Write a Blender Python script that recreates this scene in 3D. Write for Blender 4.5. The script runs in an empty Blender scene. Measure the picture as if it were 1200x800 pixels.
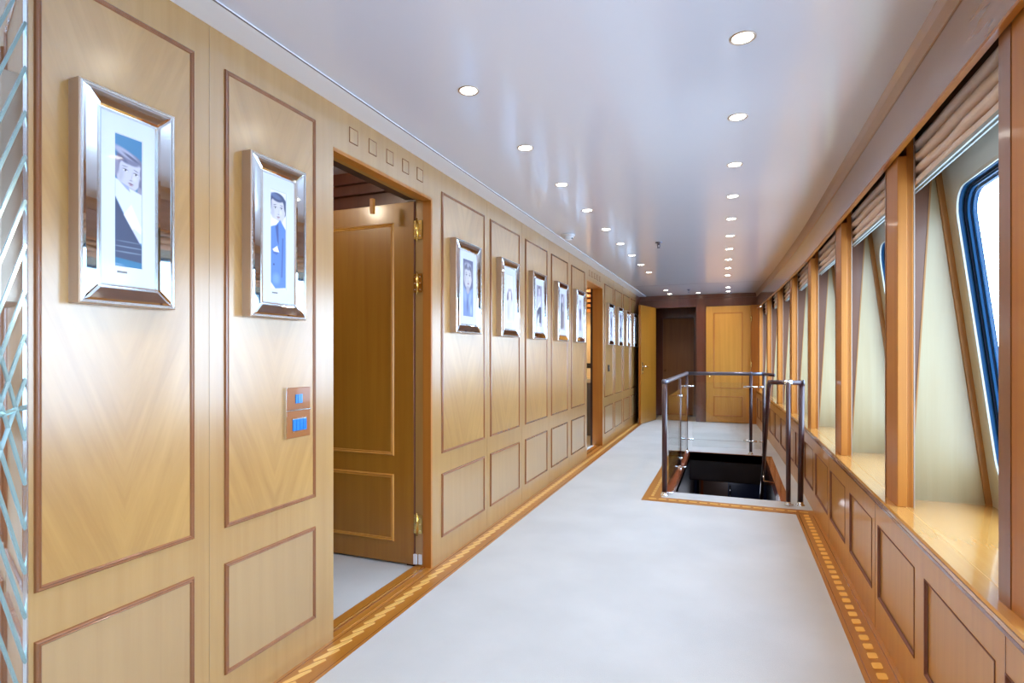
import bpy, bmesh, math, random
from mathutils import Vector
random.seed(7)
S = bpy.context.scene
COL = S.collection

# ------------------------------------------------------------------ camera, world, exposure
EYE = 1.2
cam_d = bpy.data.cameras.new('camera')
cam = bpy.data.objects.new('camera', cam_d); COL.objects.link(cam)
cam.location = (0, 0, EYE)
cam.rotation_euler = (math.radians(90), 0, math.radians(21.31))
cam_d.sensor_width = 36.0
cam_d.lens = 36.0 * 655 / 1200
cam_d.shift_y = 15 / 1200
cam_d.clip_start = 0.02
S.camera = cam

S.view_settings.view_transform = 'Standard'
S.view_settings.look = 'None'
S.view_settings.exposure = -0.3
S.view_settings.gamma = 1.0
S.view_settings.use_curve_mapping = False
S.render.engine = 'CYCLES'
S.cycles.use_denoising = True
S.cycles.max_bounces = 10
S.cycles.diffuse_bounces = 6
S.cycles.glossy_bounces = 6
S.cycles.transparent_max_bounces = 12
S.cycles.caustics_reflective = False
S.cycles.caustics_refractive = False
S.cycles.sample_clamp_indirect = 6.0

SKY = 17
LAMP_W = 14.5
LAMP_COL = (1.0, 0.89, 0.77)
w = bpy.data.worlds.new('sky'); S.world = w; w.use_nodes = True
nt = w.node_tree; nt.nodes.clear()
wo = nt.nodes.new('ShaderNodeOutputWorld'); bg = nt.nodes.new('ShaderNodeBackground')
tc = nt.nodes.new('ShaderNodeTexCoord'); sp = nt.nodes.new('ShaderNodeSeparateXYZ')
rp = nt.nodes.new('ShaderNodeValToRGB'); nz = nt.nodes.new('ShaderNodeTexNoise')
mx = nt.nodes.new('ShaderNodeMix'); mx.data_type = 'RGBA'; mr = nt.nodes.new('ShaderNodeMapRange')
nt.links.new(tc.outputs['Generated'], sp.inputs[0]); nt.links.new(tc.outputs['Generated'], nz.inputs['Vector'])
mr.inputs[1].default_value = -1; mr.inputs[2].default_value = 1
nt.links.new(sp.outputs['Z'], mr.inputs[0]); nt.links.new(mr.outputs[0], rp.inputs[0])
e = rp.color_ramp.elements
e[0].position = 0.0; e[0].color = (0.36, 0.50, 0.68, 1)
e[1].position = 1.0; e[1].color = (0.50, 0.70, 1.0, 1)
for p, c in ((0.47, (0.38, 0.54, 0.76, 1)), (0.505, (0.60, 0.79, 1.0, 1)), (0.7, (0.50, 0.73, 1.0, 1))):
    k = e.new(p); k.color = c
nz.inputs['Scale'].default_value = 3.0; nz.inputs['Detail'].default_value = 5
mx.inputs[7].default_value = (0.74, 0.87, 1.0, 1)
mr2 = nt.nodes.new('ShaderNodeMapRange'); mr2.inputs[1].default_value = 0.48; mr2.inputs[2].default_value = 0.7
mr2.inputs[4].default_value = 0.7
nt.links.new(nz.outputs[0], mr2.inputs[0]); nt.links.new(mr2.outputs[0], mx.inputs[0])
nt.links.new(rp.outputs[0], mx.inputs[6]); nt.links.new(mx.outputs[2], bg.inputs[0])
bg.inputs[1].default_value = SKY
nt.links.new(bg.outputs[0], wo.inputs[0])

# ------------------------------------------------------------------ layout constants
XL = -1.556          # face of left wall
XW = 0.595           # face of right wainscot
XP = 0.625           # face of right pilasters
CEIL = 2.262
SILL = 0.59
Y0, YE = -3.2, 10.47
HX0, HX1, HY0, HY1 = -0.463, 0.385, 5.05, 7.2   # stairwell hole
PIERS = [-1.95, -0.72, 0.50, 1.737, 2.833, 4.054, 5.379, 6.62, 7.86, 9.1, 10.36]

def off(y):
    """how far the right-hand hull side has curved inwards at y"""
    pts = [(-9, 0), (4.8, 0), (5.4, .004), (6.0, .015), (6.6, .031), (7.2, .047), (7.86, .068), (8.5, .092), (9.1, .118), (9.8, .147), (10.47, .175), (12, .24)]
    for (a, fa), (b, fb) in zip(pts, pts[1:]):
        if y <= b: return fa + (fb - fa) * (y - a) / (b - a)
    return pts[-1][1]

def stations(a, b, step=0.6):
    n = max(1, int(math.ceil((b - a) / step)))
    return [a + (b - a) * i / n for i in range(n + 1)]

# ------------------------------------------------------------------ materials
MATS = {}
def newmat(name):
    m = bpy.data.materials.new(name); m.use_nodes = True
    n = m.node_tree; b = n.nodes['Principled BSDF']
    MATS[name] = m
    return m, n, b

def simple(name, col, rough=0.5, metal=0.0, coat=0.0, spec=0.5, emit=None, es=0.0, coat_rough=0.05):
    m, n, b = newmat(name)
    b.inputs['Base Color'].default_value = (*col, 1)
    b.inputs['Roughness'].default_value = rough
    b.inputs['Metallic'].default_value = metal
    b.inputs['Coat Weight'].default_value = coat
    b.inputs['Coat Roughness'].default_value = coat_rough
    b.inputs['Specular IOR Level'].default_value = spec
    if emit:
        b.inputs['Emission Color'].default_value = (*emit, 1); b.inputs['Emission Strength'].default_value = es
    return m

def wood(name, light, dark, axis='Z', rough=0.35, coat=0.6, coat_rough=0.12, scale=1.0, chevron=None, blotch=0.35, ior=1.5):
    """veneer: long noise streaks along axis; chevron=slope gives a book-matched V about the object's local y=0"""
    m, n, b = newmat(name)
    N, L = n.nodes, n.links
    tcn = N.new('ShaderNodeTexCoord'); mp = N.new('ShaderNodeMapping')
    src = tcn.outputs['Object']
    if chevron:
        s_ = N.new('ShaderNodeSeparateXYZ'); L.new(src, s_.inputs[0])
        ab = N.new('ShaderNodeMath'); ab.operation = 'ABSOLUTE'; L.new(s_.outputs['Y'], ab.inputs[0])
        ml = N.new('ShaderNodeMath'); ml.operation = 'MULTIPLY_ADD'; ml.inputs[1].default_value = -chevron
        L.new(ab.outputs[0], ml.inputs[0]); L.new(s_.outputs['Z'], ml.inputs[2])      # across grain
        al = N.new('ShaderNodeMath'); al.operation = 'MULTIPLY_ADD'; al.inputs[1].default_value = chevron
        L.new(s_.outputs['Z'], al.inputs[0]); L.new(s_.outputs['Y'], al.inputs[2])
        oi = N.new('ShaderNodeObjectInfo'); 
        rn = N.new('ShaderNodeMath'); rn.operation = 'MULTIPLY'; rn.inputs[1].default_value = 20
        L.new(oi.outputs['Random'], rn.inputs[0])
        cb = N.new('ShaderNodeCombineXYZ'); L.new(ml.outputs[0], cb.inputs[0]); L.new(al.outputs[0], cb.inputs[1]); L.new(rn.outputs[0], cb.inputs[2])
        src = cb.outputs[0]
        mp.inputs['Scale'].default_value = (9 * scale, 0.9 * scale, 1)
    else:
        k = {'X': (0.8, 22, 22), 'Y': (22, 0.8, 22), 'Z': (22, 22, 0.8)}[axis]
        mp.inputs['Scale'].default_value = tuple(v * scale for v in k)
    L.new(src, mp.inputs[0])
    a = N.new('ShaderNodeTexNoise'); a.inputs['Scale'].default_value = 1.0; a.inputs['Detail'].default_value = 6; a.inputs['Roughness'].default_value = 0.62; a.inputs['Distortion'].default_value = 0.35
    L.new(mp.outputs[0], a.inputs['Vector'])
    c = N.new('ShaderNodeTexNoise'); c.inputs['Scale'].default_value = 1.6; c.inputs['Detail'].default_value = 2
    L.new(tcn.outputs['Object'], c.inputs['Vector'])
    r = N.new('ShaderNodeValToRGB'); r.color_ramp.elements[0].position = 0.3; r.color_ramp.elements[1].position = 0.72
    r.color_ramp.elements[0].color = (*dark, 1); r.color_ramp.elements[1].color = (*light, 1)
    mm = N.new('ShaderNodeMix'); mm.data_type = 'FLOAT'; mm.inputs[0].default_value = blotch
    L.new(a.outputs[0], mm.inputs[2]); L.new(c.outputs[0], mm.inputs[3]); L.new(mm.outputs[0], r.inputs[0])
    L.new(r.outputs[0], b.inputs['Base Color'])
    fn = N.new('ShaderNodeTexNoise'); fn.inputs['Scale'].default_value = 3.0; fn.inputs['Detail'].default_value = 8
    L.new(mp.outputs[0], fn.inputs['Vector'])
    bp = N.new('ShaderNodeBump'); bp.inputs['Strength'].default_value = 0.04; bp.inputs['Distance'].default_value = 0.002
    L.new(fn.outputs[0], bp.inputs['Height']); L.new(bp.outputs[0], b.inputs['Normal'])
    b.inputs['Roughness'].default_value = rough
    b.inputs['Coat Weight'].default_value = coat; b.inputs['Coat Roughness'].default_value = coat_rough; b.inputs['Coat IOR'].default_value = ior
    return m

wood('maple', (0.46, 0.26, 0.080), (0.36, 0.18, 0.046), 'Z', rough=0.36, coat=1.0, coat_rough=0.22, ior=1.75)
wood('maple_panel', (0.51, 0.28, 0.072), (0.33, 0.155, 0.032), chevron=2.6, rough=0.36, coat=1.0, coat_rough=0.22, ior=1.75, blotch=0.4)
wood('maple_low', (0.44, 0.26, 0.100), (0.36, 0.195, 0.068), 'Z', rough=0.36, coat=1.0, coat_rough=0.22, ior=1.75)
wood('honey', (0.60, 0.28, 0.045), (0.46, 0.19, 0.022), 'Z', rough=0.35, coat=0.5, coat_rough=0.1)
wood('honey_long', (0.64, 0.32, 0.08), (0.50, 0.22, 0.04), 'Y', rough=0.22, coat=1.0, coat_rough=0.08, ior=1.75)
wood('door_wood', (0.38, 0.165, 0.017), (0.28, 0.105, 0.008), 'Z', rough=0.35, coat=0.4, coat_rough=0.15)
wood('border_wood', (0.48, 0.20, 0.03), (0.34, 0.12, 0.012), 'Y', rough=0.4, coat=0.25, coat_rough=0.12)
wood('border_wood_cross', (0.48, 0.20, 0.03), (0.34, 0.12, 0.012), 'X', rough=0.4, coat=0.25, coat_rough=0.12)
wood('inlay_wood', (0.88, 0.56, 0.18), (0.74, 0.42, 0.11), 'Y', rough=0.3, coat=0.5, coat_rough=0.12)
wood('mahogany', (0.15, 0.038, 0.014), (0.08, 0.017, 0.007), 'Z', rough=0.3, coat=0.45, coat_rough=0.08)
wood('mahogany_long', (0.20, 0.055, 0.02), (0.11, 0.026, 0.01), 'Y', rough=0.25, coat=0.8, coat_rough=0.08)
wood('bead_wood', (0.31, 0.12, 0.045), (0.21, 0.075, 0.028), 'Z', rough=0.25, coat=0.8, coat_rough=0.1)
wood('pelmet_wood', (0.36, 0.18, 0.09), (0.25, 0.11, 0.05), 'Y', rough=0.25, coat=0.9, coat_rough=0.12)
wood('crown_wood', (0.46, 0.27, 0.15), (0.36, 0.19, 0.10), 'Y', rough=0.3, coat=0.8, coat_rough=0.12)
wood('orange_wood', (0.50, 0.19, 0.020), (0.36, 0.11, 0.010), 'Z', rough=0.5, coat=0.2, coat_rough=0.1)
wood('curb_wood', (0.34, 0.085, 0.03), (0.22, 0.05, 0.018), 'Y', rough=0.25, coat=0.8, coat_rough=0.08)

m = simple('ceiling_lacquer', (0.72, 0.73, 0.80), rough=0.3, coat=1.0, coat_rough=0.13)
m.node_tree.nodes['Principled BSDF'].inputs['Coat IOR'].default_value = 1.7
simple('cove_white', (0.82, 0.82, 0.84), rough=0.4)
simple('cream', (0.40, 0.42, 0.38), rough=0.4, coat=0.2)
simple('blue_frame', (0.001, 0.040, 0.110), rough=0.5, coat=0.0, spec=0.15)
simple('blue_dark', (0.001, 0.004, 0.014), rough=0.6, coat=0.0, spec=0.1)
simple('chrome', (0.86, 0.88, 0.90), rough=0.12, metal=1)
simple('champagne', (0.58, 0.46, 0.36), rough=0.3, metal=0.75)
simple('mirror', (0.86, 0.90, 0.93), rough=0.03, metal=1)
simple('silver_bead', (0.88, 0.92, 0.95), rough=0.18, metal=0.9)
simple('mat_white', (0.62, 0.67, 0.76), rough=0.6, coat=0.4, coat_rough=0.03)
simple('brass', (0.85, 0.62, 0.22), rough=0.2, metal=1)
simple('gunmetal', (0.16, 0.16, 0.21), rough=0.3, metal=0.8)
simple('dark_rail', (0.045, 0.012, 0.014), rough=0.38, coat=0.25)
simple('black', (0.012, 0.012, 0.014), rough=0.4)
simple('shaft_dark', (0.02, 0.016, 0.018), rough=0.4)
simple('navy', (0.02, 0.028, 0.07), rough=0.35)
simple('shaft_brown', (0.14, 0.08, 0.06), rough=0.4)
simple('cabin_wall', (0.62, 0.48, 0.30), rough=0.6)
simple('cabin_grey', (0.16, 0.15, 0.15), rough=0.5)
simple('marble_top', (0.8, 0.72, 0.55), rough=0.2)
simple('lamp_glow', (1, 1, 1), emit=(1.0, 0.93, 0.80), es=38)
simple('plastic_white', (0.78, 0.80, 0.84), rough=0.35)
simple('switch_blue', (0.02, 0.20, 0.60), rough=0.15, coat=0.6)
wood('reveal_maple', (0.36, 0.30, 0.17), (0.29, 0.22, 0.10), 'Z', rough=0.45, coat=0.35, coat_rough=0.25)
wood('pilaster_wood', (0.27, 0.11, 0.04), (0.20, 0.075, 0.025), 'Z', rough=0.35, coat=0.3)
wood('casing_wood', (0.12, 0.04, 0.010), (0.08, 0.024, 0.006), 'Z', rough=0.45, coat=0.15)
wood('bead_and_shade_brown', (0.34, 0.16, 0.04), (0.25, 0.11, 0.025), 'Z', rough=0.6, coat=0.0)  # brown for the casing bead and the painted shading at the reveal edge
wood('dark_door', (0.34, 0.13, 0.03), (0.22, 0.075, 0.015), 'Z', rough=0.5, coat=0.1)
simple('plate_wood', (0.30, 0.095, 0.012), rough=0.3, coat=0.4)
simple('rebate_dark', (0.035, 0.012, 0.006), rough=0.6)
simple('rim_wood', (0.16, 0.05, 0.022), rough=0.65)
wood('tablet_wood', (0.90, 0.52, 0.12), (0.78, 0.40, 0.07), 'Y', rough=0.45, coat=0.15)
simple('switch_line', (0.02, 0.12, 0.38), rough=0.2)
simple('blind_bar', (0.38, 0.41, 0.39), rough=0.6)
simple('track_beige', (0.34, 0.27, 0.22), rough=0.5)
simple('pull_blue', (0.6, 0.75, 0.95), rough=0.3)

# carpet
m, n, b = newmat('carpet')
N, L = n.nodes, n.links
tcn = N.new('ShaderNodeTexCoord')
a = N.new('ShaderNodeTexNoise'); a.inputs['Scale'].default_value = 2.2; a.inputs['Detail'].default_value = 4
r = N.new('ShaderNodeValToRGB'); r.color_ramp.elements[0].position = 0.35; r.color_ramp.elements[1].position = 0.7
r.color_ramp.elements[0].color = (0.46, 0.46, 0.455, 1); r.color_ramp.elements[1].color = (0.52, 0.52, 0.515, 1)
L.new(tcn.outputs['Object'], a.inputs['Vector']); L.new(a.outputs[0], r.inputs[0]); L.new(r.outputs[0], b.inputs['Base Color'])
f2 = N.new('ShaderNodeTexNoise'); f2.inputs['Scale'].default_value = 260; f2.inputs['Detail'].default_value = 2
L.new(tcn.outputs['Object'], f2.inputs['Vector'])
bp = N.new('ShaderNodeBump'); bp.inputs['Strength'].default_value = 0.35; bp.inputs['Distance'].default_value = 0.004
L.new(f2.outputs[0], bp.inputs['Height']); L.new(bp.outputs[0], b.inputs['Normal'])
b.inputs['Roughness'].default_value = 0.95; b.inputs['Sheen Weight'].default_value = 0.2
# linen for the blinds
m, n, b = newmat('linen')
N, L = n.nodes, n.links
tcn = N.new('ShaderNodeTexCoord'); a = N.new('ShaderNodeTexNoise'); a.inputs['Scale'].default_value = 60; a.inputs['Detail'].default_value = 5
r = N.new('ShaderNodeValToRGB'); r.color_ramp.elements[0].color = (0.74, 0.57, 0.46, 1); r.color_ramp.elements[1].color = (0.90, 0.74, 0.62, 1)
L.new(tcn.outputs['Object'], a.inputs['Vector']); L.new(a.outputs[0], r.inputs[0]); L.new(r.outputs[0], b.inputs['Base Color'])
b.inputs['Roughness'].default_value = 0.7; b.inputs['Sheen Weight'].default_value = 0.3
# print (vertex colours of a flat photograph behind glass)
m, n, b = newmat('print')
at = n.nodes.new('ShaderNodeVertexColor'); at.layer_name = 'Col'
n.links.new(at.outputs[0], b.inputs['Base Color']); b.inputs['Roughness'].default_value = 0.5
b.inputs['Coat Weight'].default_value = 0.5; b.inputs['Coat Roughness'].default_value = 0.03

def pane(name, tint, refl=0.08, rough=0.0):
    m, n, b = newmat(name); n.nodes.remove(b)
    o = n.nodes['Material Output']
    t_ = n.nodes.new('ShaderNodeBsdfTransparent'); t_.inputs[0].default_value = (*tint, 1)
    g_ = n.nodes.new('ShaderNodeBsdfGlossy'); g_.inputs['Roughness'].default_value = rough
    lw = n.nodes.new('ShaderNodeLayerWeight'); lw.inputs[0].default_value = 0.5      # facing = 1-|cos|: same from both sides
    pw = n.nodes.new('ShaderNodeMath'); pw.operation = 'POWER'; pw.inputs[1].default_value = 5.0
    fr = n.nodes.new('ShaderNodeMath'); fr.operation = 'MULTIPLY_ADD'; fr.inputs[1].default_value = 0.95; fr.inputs[2].default_value = 0.045
    n.links.new(lw.outputs['Facing'], pw.inputs[0]); n.links.new(pw.outputs[0], fr.inputs[0])
    mx_ = n.nodes.new('ShaderNodeMixShader')
    n.links.new(fr.outputs[0], mx_.inputs[0]); n.links.new(t_.outputs[0], mx_.inputs[1]); n.links.new(g_.outputs[0], mx_.inputs[2])
    n.links.new(mx_.outputs[0], o.inputs[0])
pane('window_glass', (0.93, 0.97, 1.0))
pane('rail_glass', (0.97, 0.985, 0.98))
simple('bevel_glass', (0.42, 0.60, 0.60), rough=0.2, metal=0.7)

# ------------------------------------------------------------------ mesh helpers
class MB:
    def __init__(s): s.v = []; s.f = []; s.sm = []
    def add(s, vs, fs, smooth=False):
        k = len(s.v); s.v += [tuple(p) for p in vs]
        for f_ in fs: s.f.append(tuple(i + k for i in f_)); s.sm.append(smooth)
        return s
    def box(s, x0, x1, y0, y1, z0, z1):
        v = [(x0,y0,z0),(x1,y0,z0),(x1,y1,z0),(x0,y1,z0),(x0,y0,z1),(x1,y0,z1),(x1,y1,z1),(x0,y1,z1)]
        return s.add(v, [(0,3,2,1),(4,5,6,7),(0,1,5,4),(1,2,6,5),(2,3,7,6),(3,0,4,7)])
    def prism(s, pts, y0, y1, bend=False, step=0.6, closed=True, smooth=False):
        """profile [(x,z)] swept along Y (bent with the hull if asked)"""
        ys = stations(y0, y1, step) if bend else [y0, y1]
        n_ = len(pts); vs = []
        for y in ys:
            o = off(y) if bend else 0
            vs += [(x - o, y, z) for x, z in pts]
        fs = []
        for i in range(len(ys) - 1):
            for j in range(n_ if closed else n_ - 1):
                a_, b_ = i*n_ + j, i*n_ + (j+1) % n_
                fs.append((a_, b_, b_ + n_, a_ + n_))
        if closed:
            fs.append(tuple(range(n_))[::-1]); k = (len(ys)-1)*n_; fs.append(tuple(range(k, k+n_)))
        return s.add(vs, fs, smooth)
    def tube(s, path, r, seg=12, smooth=True):
        P_ = [Vector(p) for p in path]; vs = []; fs = []
        rs = r if isinstance(r, (list, tuple)) else [r]*len(P_)
        up0 = None
        for i, p in enumerate(P_):
            d = (P_[min(i+1, len(P_)-1)] - P_[max(i-1, 0)]).normalized()
            if up0 is None:
                up0 = Vector((0,0,1)) if abs(d.z) < 0.9 else Vector((1,0,0))
            a_ = d.cross(up0).normalized(); b_ = d.cross(a_).normalized(); up0 = -b_ if up0.dot(-b_) > 0 else b_
            for k in range(seg):
                t = 2*math.pi*k/seg
                vs.append(p + a_*math.cos(t)*rs[i] + b_*math.sin(t)*rs[i])
        for i in range(len(P_)-1):
            for k in range(seg):
                fs.append((i*seg+k, i*seg+(k+1)%seg, (i+1)*seg+(k+1)%seg, (i+1)*seg+k))
        fs.append(tuple(range(seg))[::-1]); k = (len(P_)-1)*seg; fs.append(tuple(range(k, k+seg)))
        return s.add(vs, fs, smooth)
    def lathe(s, prof, seg=24, c=(0,0,0), axis='Z', smooth=True):
        vs = []; fs = []; n_ = len(prof)
        for k in range(seg):
            t = 2*math.pi*k/seg
            for r_, z in prof:
                q = (r_*math.cos(t), r_*math.sin(t), z)
                if axis == 'X': q = (z, r_*math.cos(t), r_*math.sin(t))
                if axis == 'Y': q = (r_*math.cos(t), z, r_*math.sin(t))
                vs.append((q[0]+c[0], q[1]+c[1], q[2]+c[2]))
        for k in range(seg):
            for j in range(n_-1):
                fs.append((k*n_+j, ((k+1)%seg)*n_+j, ((k+1)%seg)*n_+j+1, k*n_+j+1))
        return s.add(vs, fs, smooth)
    def build(s, name, mat, parent=None, bevel=0, loc=None):
        me = bpy.data.meshes.new(name); me.from_pydata(s.v, [], s.f); me.update()
        bm = bmesh.new(); bm.from_mesh(me)
        bmesh.ops.recalc_face_normals(bm, faces=bm.faces)
        if bevel: bmesh.ops.bevel(bm, geom=list(bm.edges), offset=bevel, segments=1, affect='EDGES', clamp_overlap=True)
        bm.to_mesh(me); bm.free()
        if not bevel:
            me.polygons.foreach_set('use_smooth', s.sm)
        me.materials.append(MATS[mat])
        o = bpy.data.objects.new(name, me); COL.objects.link(o)
        if loc is not None: o.location = loc
        if parent is not None: o.parent = parent
        return o

def tag(o, label=None, cat=None, group=None, kind=None):
    if label: o['label'] = label
    if cat: o['category'] = cat
    if group: o['group'] = group
    if kind: o['kind'] = kind
    return o
def struct(o, label=None, cat=None): return tag(o, label, cat, kind='structure')
def empty(name, loc=(0,0,0)):
    o = bpy.data.objects.new(name, None); COL.objects.link(o); o.location = loc; o.empty_display_size = .05
    return o
def copy_tree(o, parent=None):
    c = o.copy(); COL.objects.link(c); c.parent = parent
    for ch in list(o.children): copy_tree(ch, c)
    return c
def share(o, parent, loc, name=None):
    c = o.copy(); COL.objects.link(c); c.parent = parent; c.location = loc
    return c
ORD = ['first','second','third','fourth','fifth','sixth','seventh','eighth','ninth','tenth','eleventh','twelfth','thirteenth','fourteenth']

def bead(mb, a, b, axis_pts, r):
    pass

def frame_ring(mb, y0, y1, z0, z1, x, wd, h, face=1):
    """mitred moulding on a plane X=x facing face*X; two-step bead profile; rectangle y0..y1, z0..z1 is the outer edge"""
    prof = [(0, 0), (0.12, .75), (0.30, 1), (0.48, .62), (0.56, .62), (0.72, .95), (0.9, .6), (1, 0)]
    loops = []
    for t, hh in prof:
        d = t * wd
        loops.append([(x + face*hh*h, y0+d, z0+d), (x + face*hh*h, y1-d, z0+d), (x + face*hh*h, y1-d, z1-d), (x + face*hh*h, y0+d, z1-d)])
    vs = [p for l in loops for p in l]; fs = []
    for i in range(len(loops)-1):
        for k in range(4):
            fs.append((i*4+k, i*4+(k+1)%4, (i+1)*4+(k+1)%4, (i+1)*4+k))
    mb.add(vs, fs)

# ------------------------------------------------------------------ FLOOR
T = 0.05
mb = MB()
mb.box(-1.415, .461, Y0, 4.68, -T, 0)
mb.box(-1.415, -.683, 4.68, YE, -T, 0)
mb.box(-.54, XW+.03, 4.82, HY0, -T, 0)
mb.box(-.683, XW+.03, HY1, YE+.12, -T, 0)
mb.box(.455, XW+.03, HY0, HY1, -T, 0)
floor = struct(mb.build('floor', 'carpet'), 'pale off-white carpet running down the whole corridor')
MB().box(-.52, .24, 8.30, 8.312, 0, .0015).build('carpet_seam', 'cabin_grey', floor)
MB().box(-3.6, -1.66, .9, 3.0, -T, 0).build('cabin_carpet', 'carpet', floor)
MB().box(-3.4, -1.70, 5.6, 8.6, -T, 0).build('cabin_carpet', 'carpet', floor)
MB().box(-1.40, -.45, YE, 11.9, -T, 0).build('passage_carpet', 'cabin_grey', floor)
for k in range(5):
    MB().box(-1.29, -.56, 10.5+.16*k, 10.56+.16*k, 0, .004).build('carpet_stripe', 'cabin_wall', floor)

def parallelogram(mb, cx, cy, lx, ly, skew, z0, z1):
    """thin tablet with clipped corners"""
    k = .28
    base = [(-1+k,-1),(1-k,-1),(1,-1+k),(1,1-k),(1-k,1),(-1+k,1),(-1,1-k),(-1,-1+k)]
    P_ = [(cx + u*lx/2, cy + v*ly/2 + u*skew/2) for u, v in base]
    n_ = 8
    mb.add([(x,y,z0) for x,y in P_] + [(x,y,z1) for x,y in P_],
           [tuple(range(8,16))] + [(i,(i+1)%8,8+(i+1)%8,8+i) for i in range(8)])

# left border with rope inlay
trim_1 = struct(MB().box(XL, -1.415, Y0, YE, -T, .002).build('trim_1', 'border_wood'), 'orange wooden floor border with rope inlay along the left wall')
for yy in (-1.542, -1.432):
    MB().box(yy, yy+.004, Y0, YE, .002, .0026).build('string_line', 'bead_wood', trim_1)
mb = MB(); 
# one rope strand: slanted lozenge
P_ = [(-.024,-.050),(-.014,-.056),(.006,-.020),(.024,.050),(.014,.056),(-.006,.020)]
mb.add([(x,y,0) for x,y in P_]+[(x,y,.0022) for x,y in P_], [(6,7,8,9,10,11)]+[(i,(i+1)%6,6+(i+1)%6,6+i) for i in range(6)])
piece = mb.build('inlay_piece', 'inlay_wood', trim_1, loc=(-1.497, -.3, .002))
y = -.3 + .081
while y < YE - .3:
    share(piece, trim_1, (-1.497, y, .002)); y += .081

# right border with tablets
trim_2 = struct(MB().box(.461, XW+.01, Y0, 4.68, -T, .002).build('trim_2', 'border_wood'), 'orange wooden floor border with tablet inlay along the right wainscot')
for xx in (.478, .572):
    MB().box(xx, xx+.004, Y0, 4.68, .002, .0026).build('string_line', 'bead_wood', trim_2)
mb = MB(); parallelogram(mb, 0, 0, .036, .046, .012, 0, .0022)
tab = mb.build('inlay_tablet', 'tablet_wood', trim_2, loc=(.527, .6, .002))
y = .6 + .0765
while y < 4.66:
    share(tab, trim_2, (.527, y, .002)); y += .0765
# stairwell border
mb = MB(); mb.box(-.683, XW+.01, 4.68, 4.82, -T, .003)
trim_3 = struct(mb.build('trim_3', 'border_wood_cross'), 'orange wooden floor border around the stairwell opening')
MB().box(-.683, -.54, 4.82, HY1, -T, .003).build('side_border', 'border_wood', trim_3)
mb = MB(); mb.box(-.03, .03, -.012, .012, 0, .0022)
pc = mb.build('inlay_tablet', 'inlay_wood', trim_3, loc=(-.60, 4.75, .003))
x = -.60 + .08
while x < .55: share(pc, trim_3, (x, 4.75, .003)); x += .08
mb = MB(); mb.box(-.012, .012, -.03, .03, 0, .0022)
pc = mb.build('inlay_tablet', 'inlay_wood', trim_3, loc=(-.611, 4.86, .003))
y = 4.94
while y < HY1: share(pc, trim_3, (-.611, y, .003)); y += .08

# ------------------------------------------------------------------ CEILING
mb = MB()
ys = stations(Y0, YE, .5)
vs = []; fs = []
for y in ys:
    r_ = .579 - off(y)
    vs += [(-1.434, y, CEIL), (r_, y, CEIL), (r_, y, CEIL+.06), (-1.434, y, CEIL+.06)]
for i in range(len(ys)-1):
    for j in range(4): fs.append((i*4+j, i*4+(j+1)%4, i*4+4+(j+1)%4, i*4+4+j))
mb.add(vs, fs)
ceiling = struct(mb.build('ceiling', 'ceiling_lacquer'), 'glossy white lacquered corridor ceiling')
MB().box(-1.40, .50, 8.85, 8.856, CEIL-.0015, CEIL).build('ceiling_joint', 'cabin_grey', ceiling)
mb = MB(); mb.prism([(XL-.1, 2.256), (-1.45, 2.2545), (-1.434, 2.256), (-1.434, 2.30), (XL-.1, 2.30)], Y0, YE)
trim_4 = struct(mb.build('trim_4', 'cove_white'), 'white cove strip between left wall and ceiling')
mb = MB(); mb.box(-1.437, -1.431, Y0, YE, 2.2545, 2.2555); mb.build('cove_groove', 'cabin_grey', trim_4)

# ------------------------------------------------------------------ LEFT WALL
D1 = (1.919, 2.745); D2 = (6.389, 7.2475); LT = 2.07
TH = .10
mb = MB()
for a_, b_ in ((.81, D1[0]), (D1[1], D2[0]), (D2[1], 10.06)):
    mb.box(XL-TH, XL, a_, b_, 0, 2.256)
for a_, b_ in (D1, D2): mb.box(XL-TH, XL, a_, b_, LT, 2.256)
wall_left = struct(mb.build('wall_left', 'maple'), 'long maple panelled left wall hung with framed portraits')
UP = [(.832, 1.261), (1.374, 1.807), (2.864, 3.466), (3.567, 4.141), (4.279, 4.859), (4.989, 5.546), (5.695, 6.266),
      (7.365, 7.93), (8.065, 8.63), (8.77, 9.33), (9.46, 9.98)]
def left_panel(y0, y1, z0, z1, mat):
    c_ = (y0+y1)/2; zc = (z0+z1)/2
    o = MB().box(0, .003, y0+.015-c_, y1-.015-c_, z0+.015-zc, z1-.015-zc).build('panel', mat, wall_left, loc=(XL, c_, zc))
    mb = MB(); frame_ring(mb, y0-c_, y1-c_, z0-zc, z1-zc, 0, .016, .009)
    mo = mb.build('moulding', 'bead_wood', o)
for a_, b_ in UP:
    left_panel(a_, b_, .626, 2.142, 'maple_panel')
    left_panel(a_, b_, .14, .509, 'maple_low')
# stile joints: hairline grooves between wall boards
for y in (1.318, 3.517, 4.21, 4.925, 5.62, 8.0, 8.70, 9.395):
    MB().box(XL, XL+.0012, y-.0015, y+.0015, .0, 2.25).build('board_joint', 'maple_low', wall_left)
for d in (D1, D2):
    for k in range(5):
        yc = d[0] + .135 + .142*k
        o = MB(); frame_ring(o, -.03, .03, -.034, .034, 0, .0035, .0025)
        q = o.build('square_plaque', 'bead_wood', wall_left, loc=(XL, yc, 2.165))
        MB().box(0, .002, -.026, .026, -.03, .03).build('plaque_face', 'maple', q)
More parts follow.
